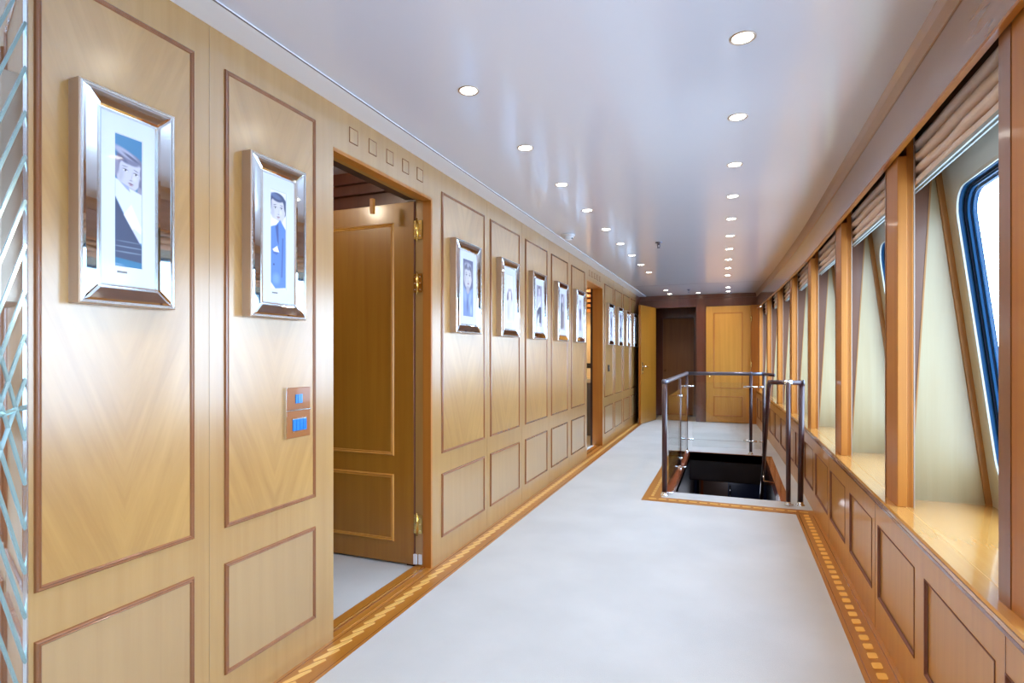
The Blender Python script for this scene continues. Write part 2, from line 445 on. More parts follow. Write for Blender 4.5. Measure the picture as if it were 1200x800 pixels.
# door jambs and thresholds
for (d, dep, nm) in ((D1, .05, 'trim_5'), (D2, .13, 'trim_6')):
    mb = MB()
    mb.box(XL-dep, XL+.001, d[1]-.004, d[1]+.012, 0, LT)
    mb.box(XL-dep, XL-.012, d[0]-.012, d[0]+.003, 0, LT)
    mb.box(XL-dep, XL+.001, d[0], d[1], LT-.012, LT+.004)
    t_ = struct(mb.build(nm, 'orange_wood'), 'orange wooden jamb lining of the %s doorway in the left wall' % ('near' if d is D1 else 'far'))
    mb = MB(); mb.box(XL-.16, XL-dep, d[1]+.004, d[1]+.03, 0, LT); mb.box(XL-.16, XL-dep, d[0]-.03, d[0]-.004, 0, LT); mb.box(XL-.16, XL-dep, d[0], d[1], LT+.004, LT+.03)
    mb.build('rebate', 'rebate_dark', t_)
    MB().box(XL-.105, XL, d[0], d[1], -T, .006).build('threshold', 'border_wood', t_)
    MB().box(XL-.055, XL-.050, d[0], d[1], .006, .008).build('threshold_strip', 'brass', t_)
    MB().box(XL-.04, XL-.032, d[0], d[1], .006, .0072).build('threshold_groove', 'bead_wood', t_)

def hinge(parent, x, y, z, h=.105):
    o = MB().box(x-.022, x-.004, y-.003, y, z-h/2, z+h/2).build('hinge', 'brass', parent)
    MB().box(x+.006, x+.032, y-.003, y, z-h/2, z+h/2).build('hinge_leaf', 'brass', o)
    MB().tube([(x+.001, y-.006, z-h/2-.012), (x+.001, y-.006, z+h/2+.012)], .0055, 8).build('hinge_pin', 'brass', o)
    mb = MB()
    for dz in (-.035, 0, .035):
        for dx in (-.013, .019): mb.lathe([(0, -.0045), (.0035, -.004), (.0035, -.002)], 8, (x+dx, y, z+dz), 'Y')
    mb.build('hinge_screw', 'champagne', o)
    return o

def leaf_panel_y(parent, x0, x1, z0, z1, y, mat, bm='bead_wood', face=-1):
    """fielded panel on a door face lying in plane Y=y"""
    mb = MB(); prof = [(0, 0), (.3, 1), (.55, .5), (.8, .8), (1, 0)]; vs = []; fs = []
    for t, hh in prof:
        d = t*.024; q = y + face*hh*.009
        vs += [(x0+d, q, z0+d), (x1-d, q, z0+d), (x1-d, q, z1-d), (x0+d, q, z1-d)]
    for i in range(4):
        for k in range(4): fs.append((i*4+k, i*4+(k+1)%4, i*4+4+(k+1)%4, i*4+4+k))
    p_ = MB().box(x0+.02, x1-.02, min(y, y+face*.003), max(y, y+face*.003), z0+.02, z1-.02).build('door_panel', mat, parent)
    mb.add(vs, fs).build('panel_moulding', bm, p_)

# cabin door leaf 1, swung into the cabin
door_1 = struct(MB().box(-2.47, -1.662, 2.735, 2.78, .012, 2.062).build('door_1', 'door_wood', bevel=.002), 'honey wooden door swung open into the near cabin')
leaf_panel_y(door_1, -2.34, -1.79, .62, 1.952, 2.735, 'door_wood', 'honey')
leaf_panel_y(door_1, -2.34, -1.79, .13, .515, 2.735, 'door_wood', 'honey')
MB().box(-1.662, -1.659, 2.735, 2.78, .012, 2.062).build('door_edge', 'rim_wood', door_1)
for z in (1.90, 1.60, .245): hinge(door_1, -1.641, 2.738, z)
MB().box(-1.661, -1.640, 2.728, 2.738, .02, .075).build('floor_pivot', 'plastic_white', door_1)
MB().box(-1.632, -1.612, 2.735, 2.741, .02, .075).build('floor_pivot', 'plastic_white', door_1)
MB().box(-1.86, -1.84, 2.60, 2.62, 1.98, 2.062).build('door_closer', 'orange_wood', door_1)

# cabin shells behind the doorways
mb = MB()
mb.box(-3.7, XL-TH, 3.0, 3.06, 0, 2.4)
mb.box(-3.7, XL-TH, .84, .90, 0, 2.4)
mb.box(-3.7, -3.6, .9, 3.0, 0, 2.4)
wall_cabin = struct(mb.build('wall_cabin', 'door_wood'), 'wood-lined walls of the near cabin')
MB().box(-3.7, XL-TH, .84, 3.06, 2.34, 2.4).build('cabin_ceiling', 'cove_white', wall_cabin)
mb = MB(); mb.prism([(0,0),(0,0)], 0, 0) if False else None
for z0, z1, dp in ((2.27, 2.34, .10), (2.21, 2.27, .07), (2.13, 2.21, .035), (2.07, 2.13, .05)):
    MB().box(-3.6, XL-TH-.02, 3.0-dp, 3.0, z0, z1).build('cornice', 'mahogany', wall_cabin)
# far cabin (seen through a sliver)
mb = MB()
mb.box(-3.5, XL-TH, 8.6, 8.66, 0, 2.4); mb.box(-3.5, -3.4, 5.5, 8.6, 0, 2.4); mb.box(-3.5, XL-TH, 5.5, 5.6, 0, 2.4)
wall_washroom = struct(mb.build('wall_washroom', 'cabin_wall'), 'warm beige walls of the far cabin')
MB().box(-3.5, XL-TH, 5.5, 8.66, 2.36, 2.42).build('cabin_ceiling', 'cabin_wall', wall_washroom)
for k in range(7):
    MB().box(-3.2, -1.72, 8.3+.02*(k % 2), 8.56, 1.84+.075*k, 1.885+.075*k).build('slat', 'orange_wood', wall_washroom, bevel=.003)
counter = empty('vanity_counter', (-2.6, 8.4, 0)); tag(counter, 'lit stone-topped counter inside the far cabin doorway', 'counter')
def rel(o, p): o.parent = p; o.location = tuple(a_-b_ for a_, b_ in zip(o.location, p.location)); return o
rel(MB().box(-3.38, -1.85, 8.1, 8.56, .0, .78).build('cabinet_body', 'cabin_grey'), counter)
rel(MB().box(-3.38, -1.83, 8.08, 8.58, .78, .84).build('counter_top', 'marble_top', bevel=.004), counter)
rel(MB().box(-3.38, -1.83, 8.56, 8.58, .84, .98).build('splash_back', 'marble_top'), counter)
sk = MB().box(-2.14, -2.00, 8.585, 8.60, .985, 1.06).build('wall_socket', 'black'); tag(sk, 'small dark socket on the beige wall inside the far cabin', 'socket')
# ------------------------------------------------------------------ END WALL
mb = MB()
mb.box(XL-TH, XL, 10.06, YE, 0, 2.256)           # dark board standing in for the shadowed opening ending the left wall
o = struct(mb.build('trim_7', 'mahogany'), 'dark mahogany board standing in for the shadowed opening ending the left wall')
mb = MB()
EX = [(-1.66, -1.30), (-.562, -.398), (.336, .47)]
for a_, b_ in EX: mb.box(a_, b_, YE, YE+.12, 0, 2.27)
mb.box(-1.30, -.562, YE, YE+.12, 2.045, 2.27); mb.box(-.398, .336, YE, YE+.12, 2.05, 2.27)
mb.box(-.45, .40, YE+.06, YE+.12, 0, 2.1)  # added backing, keeps sky light from leaking through the closed door's gaps
wall_end = struct(mb.build('wall_end', 'mahogany'), 'glossy mahogany wall closing the corridor')
MB().box(.336, .452, YE-.012, YE, 0, 2.05).build('panel', 'orange_wood', wall_end)
MB().box(XL, .46, YE-.02, YE, 2.19, 2.26).build('cornice', 'mahogany', wall_end)
MB().box(-.555, -.405, YE-.01, YE, 0, 2.19).build('panel', 'mahogany', wall_end)
# closed door
door_3 = struct(MB().box(-.395, .333, YE-.012, YE+.035, .01, 2.045).build('door_3', 'honey', bevel=.003), 'honey wooden closed door with gold knob in the end wall')
leaf_panel_y(door_3, -.273, .207, .60, 1.93, YE-.012, 'honey', 'orange_wood')
leaf_panel_y(door_3, -.273, .207, .115, .47, YE-.012, 'honey', 'orange_wood')
kn = MB().lathe([(.028, 0), (.028, -.006), (.012, -.010), (.011, -.03), (.024, -.042), (.027, -.055), (.02, -.066), (0, -.07)], 16, (-.335, YE-.012, .87), 'Y').build('door_knob', 'brass', door_3)
MB().lathe([(.016, 0), (.016, -.006), (0, -.008)], 12, (-.335, YE-.012, .81), 'Y').build('key_plate', 'brass', door_3)
mb = MB()
for z in (1.82, 1.02, .25): mb.tube([(.336, YE-.02, z-.05), (.336, YE-.02, z+.05)], .007, 8)
mb.build('hinge', 'brass', door_3)
# passage behind the left opening of the end wall
mb = MB()
mb.box(-1.50, -1.42, YE+.12, 11.9, 0, 2.27); mb.box(-.43, -.36, YE+.12, 11.9, 0, 2.27); mb.box(-1.5, -.36, 11.9, 12.0, 0, 2.27); mb.box(-1.5, -.36, YE+.12, 12, 2.22, 2.3)
wall_passage = struct(mb.build('wall_passage', 'mahogany'), 'dark mahogany walls of the passage beyond the end wall')
door_5 = struct(MB().box(-1.24, -.66, 11.42, 11.46, .01, 1.90).build('door_5', 'dark_door'), 'dark wooden door at the back of the unlit passage')
MB().box(-1.18, -.72, 11.412, 11.42, .2, 1.82).build('door_panel', 'dark_door', door_5)
MB().lathe([(.022, 0), (.012, -.01), (.022, -.04), (0, -.055)], 12, (-1.19, 11.42, .88), 'Y').build('door_knob', 'brass', door_5)
MB().box(-1.42, -1.24, 11.4, 11.46, 0, 2.2).build('panel', 'mahogany', wall_passage)
MB().box(-.66, -.43, 11.4, 11.46, 0, 2.2).build('panel', 'mahogany', wall_passage)
MB().box(-1.24, -.66, 11.4, 11.46, 1.91, 2.2).build('panel', 'mahogany', wall_passage)
# open leaf hinged at the end wall
door_4 = empty('door_4', (-1.30, YE-.01, 0)); struct(door_4, 'yellow-brown door standing open at the far end of the left wall')
ang = math.atan2(9.717-10.44, -1.466+1.302)
L_ = .74
o = MB().box(0, L_, 0, .042, .01, 2.045).build('door_leaf', 'door_wood', door_4)
door_4.rotation_euler = (0, 0, ang)
MB().box(L_, L_+.002, 0, .042, .01, 2.045).build('door_edge', 'orange_wood', door_4)
hp = MB().box(L_-.085, L_-.045, .042, .047, .86, 1.06).build('handle_plate', 'chrome', door_4)
MB().tube([(L_-.065, .045, .99), (L_-.065, .095, .99), (L_-.17, .10, .99)], .009, 8).build('lever', 'chrome', hp)
MB().lathe([(.014, .047), (.014, .056), (0, .058)], 10, (L_-.065, 0, .90), 'Y').build('key_cylinder', 'brass', hp)
MB().tube([(L_-.065, 0, .99), (L_-.065, -.05, .99), (L_-.17, -.055, .99)], .009, 8).build('door_handle', 'chrome', door_4)
st = empty('door_stop', (-1.50, 9.98, 0)); tag(st, 'small white door stop on the floor by the far open door', 'door stop')
MB().lathe([(.018, 0), (.018, .01), (.009, .02), (.009, .07), (0, .075)], 12).build('stop_post', 'plastic_white', st)

# ------------------------------------------------------------------ RIGHT WALL
RC = .010
mb = MB(); mb.prism([(XW+RC, -.04), (XW+RC, .575), (XW+.05, .575), (XW+.05, -.04)], Y0, YE, bend=True, step=.4)
wall_right = struct(mb.build('wall_right', 'honey'), 'right wall with panelled wainscot below the windows')
WP = [(-1.4+.628*k, -.89+.628*k) for k in range(5)] + [(1.676, 2.204), (2.31, 2.824), (2.933, 3.433), (3.563, 4.06), (4.16, 4.72), (4.85, 5.35), (5.47, 5.97), (6.09, 6.59), (6.71, 7.21), (7.33, 7.83), (7.95, 8.45), (8.57, 9.07), (9.19, 9.69), (9.80, 10.3)]
PZ0, PZ1 = .147, .463
mb = MB(); mb.prism([(XW, PZ1), (XW, .575), (XW+RC, .575), (XW+RC, PZ1)], Y0, YE, bend=True, step=.4); mb.build('top_rail', 'honey', wall_right)
mb = MB(); mb.prism([(XW, -.04), (XW, PZ0), (XW+RC, PZ0), (XW+RC, -.04)], Y0, YE, bend=True, step=.4); mb.build('bottom_rail', 'honey', wall_right)
edges = [Y0] + [v for ab in WP for v in ab] + [YE]
for k in range(0, len(edges), 2):
    mb = MB(); mb.prism([(XW, PZ0), (XW, PZ1), (XW+RC, PZ1), (XW+RC, PZ0)], edges[k], edges[k+1], bend=True, step=.4); mb.build('stile', 'honey', wall_right)
for a_, b_ in WP:
    c_ = (a_+b_)/2; o_ = off(c_); slope = (off(b_)-off(a_))/(b_-a_); zc = (PZ0+PZ1)/2
    hy_, hz_ = (b_-a_)/2, (PZ1-PZ0)/2
    p_ = MB().box(-.002, .004, -hy_+.012, hy_-.012, -hz_+.012, hz_-.012).build('panel', 'honey', wall_right, loc=(XW+RC-o_, c_, zc))
    p_.rotation_euler = (0, 0, math.atan(slope))
    mb = MB(); vs = []
    for d, x in ((0, .001), (0, -RC-.002), (.004, -RC-.002), (.0065, -.006), (.012, -.0035)): vs += [(x, -hy_+d, -hz_+d), (x, hy_-d, -hz_+d), (x, hy_-d, hz_-d), (x, -hy_+d, hz_-d)]
    mb.add(vs, [(i*4+k, i*4+(k+1)%4, i*4+4+(k+1)%4, i*4+4+k) for i in range(4) for k in range(4)])
    mb.build('moulding', 'rim_wood', p_)
for y in [1.622-1.25, 1.622, 2.87, 4.11, 5.4, 6.65, 7.9, 9.13]:
    MB().box(XW-.001-off(y), XW-off(y), y-.0012, y+.0012, 0, .56).build('board_joint', 'bead_wood', wall_right)
# sill and its nosing
mb = MB(); mb.prism([(XW-.004, SILL-.014), (XW-.007, SILL-.006), (XW-.002, SILL), (1.06, SILL), (1.06, SILL-.03), (XW-.004, SILL-.03)], Y0, YE, bend=True, step=.4)
trim_8 = struct(mb.build('trim_8', 'honey_long'), 'polished wooden window sill running along the right wall')
mb = MB(); mb.prism([(XW-.006, SILL-.036), (XW-.006, SILL-.026), (XW+.01, SILL-.022), (XW+.01, SILL-.04)], Y0, YE, bend=True, step=.4)
mb.build('sill_bead', 'mahogany_long', trim_8)
mb = MB(); mb.prism([(XW+.06, SILL), (XW+.061, SILL+.0008), (XW+.062, SILL)], Y0, YE, bend=True, step=.4)
mb.build('sill_line', 'inlay_wood', trim_8)
# pelmet: crown, fascia, lip, soffit
mb = MB(); mb.prism([(.560, CEIL+.05), (.579, CEIL-.002), (.590, CEIL-.03), (.598, 2.188), (.66, 2.188), (.66, CEIL+.05)], Y0, YE, bend=True, step=.4)
trim_9 = struct(mb.build('trim_9', 'crown_wood'), 'wooden pelmet with crown moulding above the right windows')
mb = MB(); mb.prism([(.602, 2.188), (.602, 1.992), (.617, 1.992), (.617, 2.188)], Y0, YE, bend=True, step=.4)
mb.build('pelmet_board', 'pelmet_wood', trim_9)
mb = MB(); mb.prism([(.600, 1.994), (.600, 1.984), (.6185, 1.984), (.6185, 1.994)], Y0, YE, bend=True, step=.4)
mb.build('pelmet_lip', 'orange_wood', trim_9)
mb = MB(); mb.prism([(.617, 2.12), (.617, 2.10), (1.05, 2.10), (1.05, 2.12)], Y0, YE, bend=True, step=.4)
mb.build('soffit', 'mahogany_long', trim_9)

def xwin(z): return .984 - .125*(z-.59)
OUT = Vector((1, 0, .125)).normalized()   # outward normal of the raked window plane

for i, p in enumerate(PIERS):
    n0 = p - .185; ew = .062 if i == 3 else .016
    o_ = off(p)
    lab = None
    e_ = MB().box(XP, XP+.033, n0, p-ew, SILL, 1.992).build('pilaster', 'orange_wood', wall_right, loc=(-o_, 0, 0), bevel=.002)
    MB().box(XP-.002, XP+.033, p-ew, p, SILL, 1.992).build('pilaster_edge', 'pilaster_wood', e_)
    MB().box(XP+.033, XP+.058, n0+.01, p-.01, SILL, 2.10).build('pilaster_return', 'orange_wood', e_)
    MB().box(XP+.054, XP+.058, n0-.004, n0+.002, SILL, 2.10).build('blind_track', 'track_beige', e_)
    # pier block whose near side is the raked window reveal
    a_, b_ = p-.03, p+.10
    if i == len(PIERS)-1: b_ = p+.03
    P0 = [(XP+.058, SILL), (xwin(SILL), SILL), (xwin(2.10), 2.10), (XP+.058, 2.10)]
    mb = MB(); mb.prism(P0, a_, b_)
    pr = mb.build('pier', 'reveal_maple', wall_right, loc=(-o_, 0, 0))
    # mahogany casing in front of the reveal, widening upwards
    mb = MB(); mb.prism([(XP+.058, SILL), (.700, SILL), (.783, 2.10), (XP+.058, 2.10)], a_-.012, a_)
    mb.build('reveal_casing', 'casing_wood', pr)
    mb = MB(); mb.prism([(.700, SILL), (.706, SILL), (.789, 2.10), (.783, 2.10)], a_-.014, a_)
    mb.build('casing_bead', 'bead_and_shade_brown', pr)
    mb = MB(); mb.prism([(xwin(SILL)-.022, SILL), (xwin(SILL), SILL), (xwin(2.1), 2.10), (xwin(2.1)-.022, 2.10)], a_-.008, a_)
    mb.build('reveal_edge_shade', 'bead_and_shade_brown', pr)  # brown strip painting in the soft shading between reveal and window surround

def rrect(y0, y1, z0, z1, r, n=6):
    pts = []
    for cy, cz, a0 in ((y1-r, z1-r, 0), (y0+r, z1-r, 90), (y0+r, z0+r, 180), (y1-r, z0+r, 270)):
        for k in range(n+1):
            t = math.radians(a0 + 90*k/n); pts.append((cy + r*math.cos(t), cz + r*math.sin(t)))
    return pts
def on_win(y, z, d=0, skew=0):
    return Vector((xwin(z), y, z)) + OUT*d
def loops_mesh(loops):
    """loops: list of (pts(y,z), depth)"""
    n_ = len(loops[0][0]); vs = []; fs = []
    for pts, d in loops: vs += [on_win(y, z, d) for y, z in pts]
    for i in range(len(loops)-1):
        for k in range(n_): fs.append((i*n_+k, i*n_+(k+1)%n_, (i+1)*n_+(k+1)%n_, (i+1)*n_+k))
    return MB().add(vs, fs)
blind_n = 0
for i in range(len(PIERS)-1):
    ya, yb = PIERS[i]+.10, PIERS[i+1]-.03
    o_ = (off(PIERS[i]) + off(PIERS[i+1]))/2
    oa, ob = ya+.085, yb-.08
    Z0, Z1, R = .68, 1.85, .11
    A = rrect(ya-.06, yb+.04, SILL-.01, 2.115, .004); B = rrect(oa-.012, ob+.012, Z0-.012, Z1+.012, R+.012)
    C = rrect(oa, ob, Z0, Z1, R)
    g = lambda d: rrect(oa+d, ob-d, Z0+d, Z1-d, R-d*.6)
    win = struct(loops_mesh([(A, 0), (B, 0), (C, .004), (C, .014)]).build('window_%d' % (i+1), 'cream', loc=(-o_, 0, 0)), 'raked window with rounded corners and blue frame in the right wall')
    loops_mesh([(C, .012), (g(.002), .012), (g(.003), .026), (g(.008), .027)]).build('window_frame', 'blue_frame', win)
    loops_mesh([(g(.008), .025), (g(.012), .026), (g(.013), .032)]).build('gasket', 'blue_dark', win)
    loops_mesh([(g(.013), .032), (g(.018), .033), (g(.019), .042)]).build('inner_frame', 'blue_frame', win)
    loops_mesh([(g(.019), .042), (g(.021), .043), (g(.022), .047)]).build('gasket', 'blue_dark', win)
    loops_mesh([(g(.022), .047), (g(.027), .048), (g(.028), .062)]).build('outer_frame', 'blue_frame', win)
    q = g(.02); vs = [on_win(y, z, .036) for y, z in q]
    MB().add(vs, [tuple(range(len(vs)))]).build('window_pane', 'window_glass', win)
    A2 = rrect(ya-.14, yb+.14, .2, 2.6, .004)
    loops_mesh([(A2, .064), (g(.02), .064)]).build('hull_skin', 'cream', win)
    # folded roman blind
    if i < 1: continue
    bl = empty('roman_blind', (.70-o_, (ya+yb)/2, 2.05))
    near = ya < 0.5
    b0, b1 = ya+.01-(ya+yb)/2, yb-.02-(ya+yb)/2
    rnd = random.Random(40+i)
    NS = 14
    for k in range(4):
        zt = .015 - .046*k; ph = rnd.uniform(0, 6); am = .007 if k in (1, 2) else .003
        q_ = .003*k; base = [(.034, zt+.004), (.016, zt-.002), (-.004+q_, zt-.010), (-.016+q_, zt-.022), (-.020+q_, zt-.034), (-.014+q_, zt-.043), (.004+q_, zt-.046), (.022, zt-.043), (.034, zt-.03)]
        vs = []; fs = []
        for s_ in range(NS+1):
            y = b0 + (b1-b0)*s_/NS
            sag = am*math.sin(ph + y*5.5) + am*.6*math.sin(ph*2 + y*13)
            endc = -.010*(1-min(1, (b1-y)/.18))**2*(k == 2)
            vs += [(x + .4*sag, y, z - abs(sag)*.8 + endc) for x, z in base]
        n_ = len(base)
        for s_ in range(NS):
            for j in range(n_): fs.append((s_*n_+j, s_*n_+(j+1)%n_, (s_+1)*n_+(j+1)%n_, (s_+1)*n_+j))
        fs += [tuple(range(n_))[::-1], tuple(range(NS*n_, NS*n_+n_))]
        MB().add(vs, fs, True).build('fold', 'linen', bl)
    MB().box(-.004, .003, b0, b1, -.182, -.168).build('bottom_bar', 'blind_bar', bl)
    MB().box(.012, .018, b0, b1, -.184, -.168).build('bottom_bar', 'blind_bar', bl)
    MB().box(.030, .045, b0, b1, -.02, .05).build('head_rail', 'blind_bar', bl)
    if i == 1: lb = 'beige roman blind beside the camera, outside the picture'
    elif i == 2: lb = 'beige roman blind nearest the camera, cut by the right picture edge'
    else: lb = 'folded beige roman blind in the %s window from the camera end' % ORD[i-2]
    tag(bl, lb, 'blind', 'roman blinds in the right windows')

# ------------------------------------------------------------------ MIRRORED COLUMN at the left picture edge
ca, sa = math.cos(math.radians(34)), math.sin(math.radians(34))
A_ = Vector((XL, .81, 0)); dirm = Vector((sa, -ca, 0)); nrm = Vector((ca, sa, 0))
B_ = A_ + dirm*.26
col = struct(MB().add([(A_.x, A_.y, 0), (B_.x, B_.y, 0), (B_.x-.05, B_.y-.25, 0), (-1.8, .35, 0), (-1.8, .81, 0),
                (A_.x, A_.y, 2.25), (B_.x, B_.y, 2.25), (B_.x-.05, B_.y-.25, 2.25), (-1.8, .35, 2.25), (-1.8, .81, 2.25)],
               [(0,1,6,5),(1,2,7,6),(2,3,8,7),(3,4,9,8),(4,0,5,9),(0,4,3,2,1),(5,6,7,8,9)]).build('trim_10', 'maple'), 'angled column end clad in mirror beside the left wall')
mir = empty('lattice_mirror', A_); tag(mir, 'tall mirror crossed by slanting glass strips at the left picture edge', 'mirror')
def mp_(s, z, d): return nrm*d + dirm*s + Vector((0, 0, z))
def slab(s0, s1, z0, z1, d0, d1):
    v = [mp_(s, z, d) for d in (d0, d1) for s, z in ((s0, z0), (s1, z0), (s1, z1), (s0, z1))]
    return MB().add(v, [(0,1,2,3),(4,5,6,7),(0,1,5,4),(1,2,6,5),(2,3,7,6),(3,0,4,7)])
slab(.004, .255, .02, 2.24, .001, .006).build('mirror_glass', 'mirror', mir)
slab(-.002, .004, .0, 2.25, .0, .010).build('edge_strip', 'silver_bead', mir)
def bar(z0, z1, w_=.006):
    s0, s1 = .004, .25
    v = []
    for s, z in ((s0, z0), (s1, z1)):
        v += [mp_(s, z-w_, .006), mp_(s, z, .011), mp_(s, z+w_, .006)]
    return MB().add(v, [(0,1,4,3),(1,2,5,4),(0,2,1),(3,4,5),(0,3,5,2)])
for k in range(12):
    z = 1.12 + .105*k
    bar(z+.02, z-.42).build('bevel_strip', 'bevel_glass', mir)
for k in range(11):
    z = 1.02 - .105*k
    bar(z-.02, z+.55).build('bevel_strip', 'bevel_glass', mir)
bar(1.075, 1.05, .006).build('bevel_strip', 'bevel_glass', mir)

# the room behind the camera (closes the light in)
mb = MB(); mb.box(-3.2, 1.2, Y0-.1, Y0, -.05, 2.4)
wall_back = struct(mb.build('wall_back', 'maple'), 'maple wall behind the camera')
mb = MB(); mb.box(-3.3, -3.2, Y0, .35, -.05, 2.4); mb.box(-3.3, -1.7, .35, .45, -.05, 2.4)
struct(mb.build('wall_lobby', 'maple'), 'maple wall of the lobby behind the camera')
MB().box(-3.2, XL, Y0, .4, -T, 0).build('lobby_carpet', 'carpet', floor)
MB().box(-3.2, -1.434, Y0, .4, CEIL, CEIL+.06).build('lobby_ceiling', 'ceiling_lacquer', ceiling)

# ------------------------------------------------------------------ STAIRWELL
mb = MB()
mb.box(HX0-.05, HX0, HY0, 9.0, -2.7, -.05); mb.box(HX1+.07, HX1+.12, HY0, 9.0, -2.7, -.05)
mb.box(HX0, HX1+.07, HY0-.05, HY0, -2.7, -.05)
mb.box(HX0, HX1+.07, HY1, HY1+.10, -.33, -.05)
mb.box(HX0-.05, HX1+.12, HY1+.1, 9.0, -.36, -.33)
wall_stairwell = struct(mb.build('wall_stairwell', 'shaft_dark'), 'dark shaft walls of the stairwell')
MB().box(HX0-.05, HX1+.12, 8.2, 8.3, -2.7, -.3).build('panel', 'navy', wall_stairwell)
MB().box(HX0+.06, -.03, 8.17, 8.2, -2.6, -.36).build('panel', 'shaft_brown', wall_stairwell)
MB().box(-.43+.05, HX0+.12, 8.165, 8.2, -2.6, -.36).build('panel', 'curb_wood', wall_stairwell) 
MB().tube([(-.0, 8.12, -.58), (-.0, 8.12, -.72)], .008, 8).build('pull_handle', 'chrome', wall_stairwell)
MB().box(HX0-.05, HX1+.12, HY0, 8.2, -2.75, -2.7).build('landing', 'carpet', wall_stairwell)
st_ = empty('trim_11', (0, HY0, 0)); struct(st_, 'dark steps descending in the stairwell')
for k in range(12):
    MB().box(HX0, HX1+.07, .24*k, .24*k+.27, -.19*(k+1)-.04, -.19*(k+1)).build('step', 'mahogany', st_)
# reddish curbs beside the hole and carpeted nosing lip
mb = MB(); mb.box(-.54, HX0, HY0, HY1, -.1, .004)
o = struct(mb.build('trim_12', 'curb_wood'), 'reddish wooden curbs beside the stairwell hole')
MB().box(HX1, .455, HY0, HY1, -.1, .004).build('curb', 'curb_wood', o)
MB().box(HX0, HX1, HY1, HY1+.02, -.1, .003).build('curb', 'curb_wood', o)

# balustrade
bal = empty('stair_balustrade', (-.50, 4.95, 0)); tag(bal, 'dark post balustrade with glass panels around the stairwell', 'railing')
def bp_(mbx, name, mat, par=bal, **k):
    o = mbx.build(name, mat, **k); rel(o, par); return o
def post(x, y, z0, z1, r, par=bal, mat='dark_rail', x1=None):
    o = MB().tube([(x, y, z0), (x if x1 is None else x1, y, z1)], r, 14).build('post', mat); rel(o, par)
    b_ = MB().lathe([(r*1.6, 0), (r*1.6, .006), (r*1.1, .012), (r*1.1, .03)], 14, (x, y, max(z0, 0))).build('post_foot', 'chrome'); 
    b_.parent = o; b_.location = (0, 0, 0)
    return o
RH = .965
post(-.520, 4.91, 0, RH, .0215)
post(-.495, 6.15, -.02, RH-.02, .015)
post(-.500, 7.22, -.02, RH-.02, .016)
post(.232, 7.30, -.02, RH-.02, .018)
post(.375, 7.30, -.02, RH-.02, .017)
bp_(MB().tube([(-.520, 4.89, RH), (-.515, 5.0, RH), (-.502, 7.10, RH), (-.495, 7.20, RH)], .021, 14), 'handrail', 'gunmetal')
bp_(MB().tube([(-.500, 7.22, RH), (.232, 7.30, RH), (.375, 7.30, RH)], .021, 14), 'handrail', 'gunmetal')
bp_(MB().tube([(.375, 7.32, RH), (.46, 6.95, RH)], .019, 14), 'handrail', 'dark_rail')
for p in ((-.500, 7.22), (.232, 7.30), (.375, 7.30), (-.52, 4.91)):
    bp_(MB().lathe([(0, -.024), (.018, -.022), (.0225, -.012), (.0235, 0), (.0225, .012), (.018, .022), (0, .024)], 14, (p[0], p[1], RH)), 'rail_joint', 'gunmetal')
def clamp(x, y, z, ln, ax):
    mb = MB()
    if ax == 'X': mb.tube([(x-ln/2, y, z), (x+ln/2, y, z)], .011, 8)
    else: mb.tube([(x, y-ln/2, z), (x, y+ln/2, z)], .011, 8)
    bp_(mb, 'glass_clamp', 'chrome')
for z in (.81, .16):
    clamp(-.49, 7.19, z, .15, 'X'); clamp(.225, 7.265, z, .15, 'X'); clamp(.345, 7.27, z, .05, 'X')
for z in (.76, .10): bp_(MB().lathe([(0,-.018),(.014,-.012),(.018,0),(.014,.012),(0,.018)], 12, (-.483, 6.15, z)), 'glass_clamp', 'chrome')
for (x, y) in ((-.50, 4.93), (-.475, 6.1)):
    bp_(MB().tube([(x-.02, y, .02), (x+.045, y, .02)], .009, 8), 'floor_bracket', 'chrome')
def gpanel(p, q, z0, z1):
    d = (Vector(q)-Vector(p)).normalized(); n_ = Vector((-d.y, d.x))*.004
    v = [(a_[0]+s*n_.x, a_[1]+s*n_.y, z) for z in (z0, z1) for a_, s in ((p, 1), (q, 1), (q, -1), (p, -1))]
    bp_(MB().add(v, [(0,1,2,3),(4,5,6,7),(0,1,5,4),(1,2,6,5),(2,3,7,6),(3,0,4,7)]), 'glass_panel', 'rail_glass')
gpanel((-.50, 5.02), (-.488, 6.10), .06, .84)
gpanel((-.487, 6.2), (-.490, 7.14), .06, .84)
gpanel((-.43, 7.205), (.18, 7.26), .07, .86)
gpanel((.27, 7.28), (.345, 7.285), .07, .86)
# second handrail, running down the stair
hr = empty('stair_handrail', (.43, 4.94, 0)); tag(hr, 'dark handrail on two posts slanting down into the stairwell', 'handrail')
post(.432, 4.94, 0, .972, .0175, hr)
post(.520, 4.97, 0, .972, .021, hr, x1=.532)
HZ = .975
bp_(MB().tube([(.300, 4.96, HZ), (.540, 4.96, HZ)], .0185, 14), 'rail_bar', 'dark_rail', hr)
bp_(MB().tube([(.300, 4.96, HZ+.004), (.294, 5.02, HZ-.045), (.30, 6.7, -.74)], .0175, 14), 'slanting_rail', 'dark_rail', hr)
bp_(MB().tube([(.402, 4.96, HZ), (.462, 4.96, HZ)], .020, 14), 'rail_joint', 'chrome', hr)
bp_(MB().tube([(.535, 4.96, HZ), (.548, 4.96, HZ)], .0225, 14), 'rail_cap', 'gunmetal', hr)
bp_(MB().tube([(.30, 5.9, .04), (.30, 5.9, -.02), (.39, 5.9, -.03)], .008, 8), 'rail_bracket', 'chrome', hr)
bp_(MB().tube([(.40, 4.91, .012), (.465, 4.91, .012)], .007, 8), 'floor_bracket', 'chrome', hr)

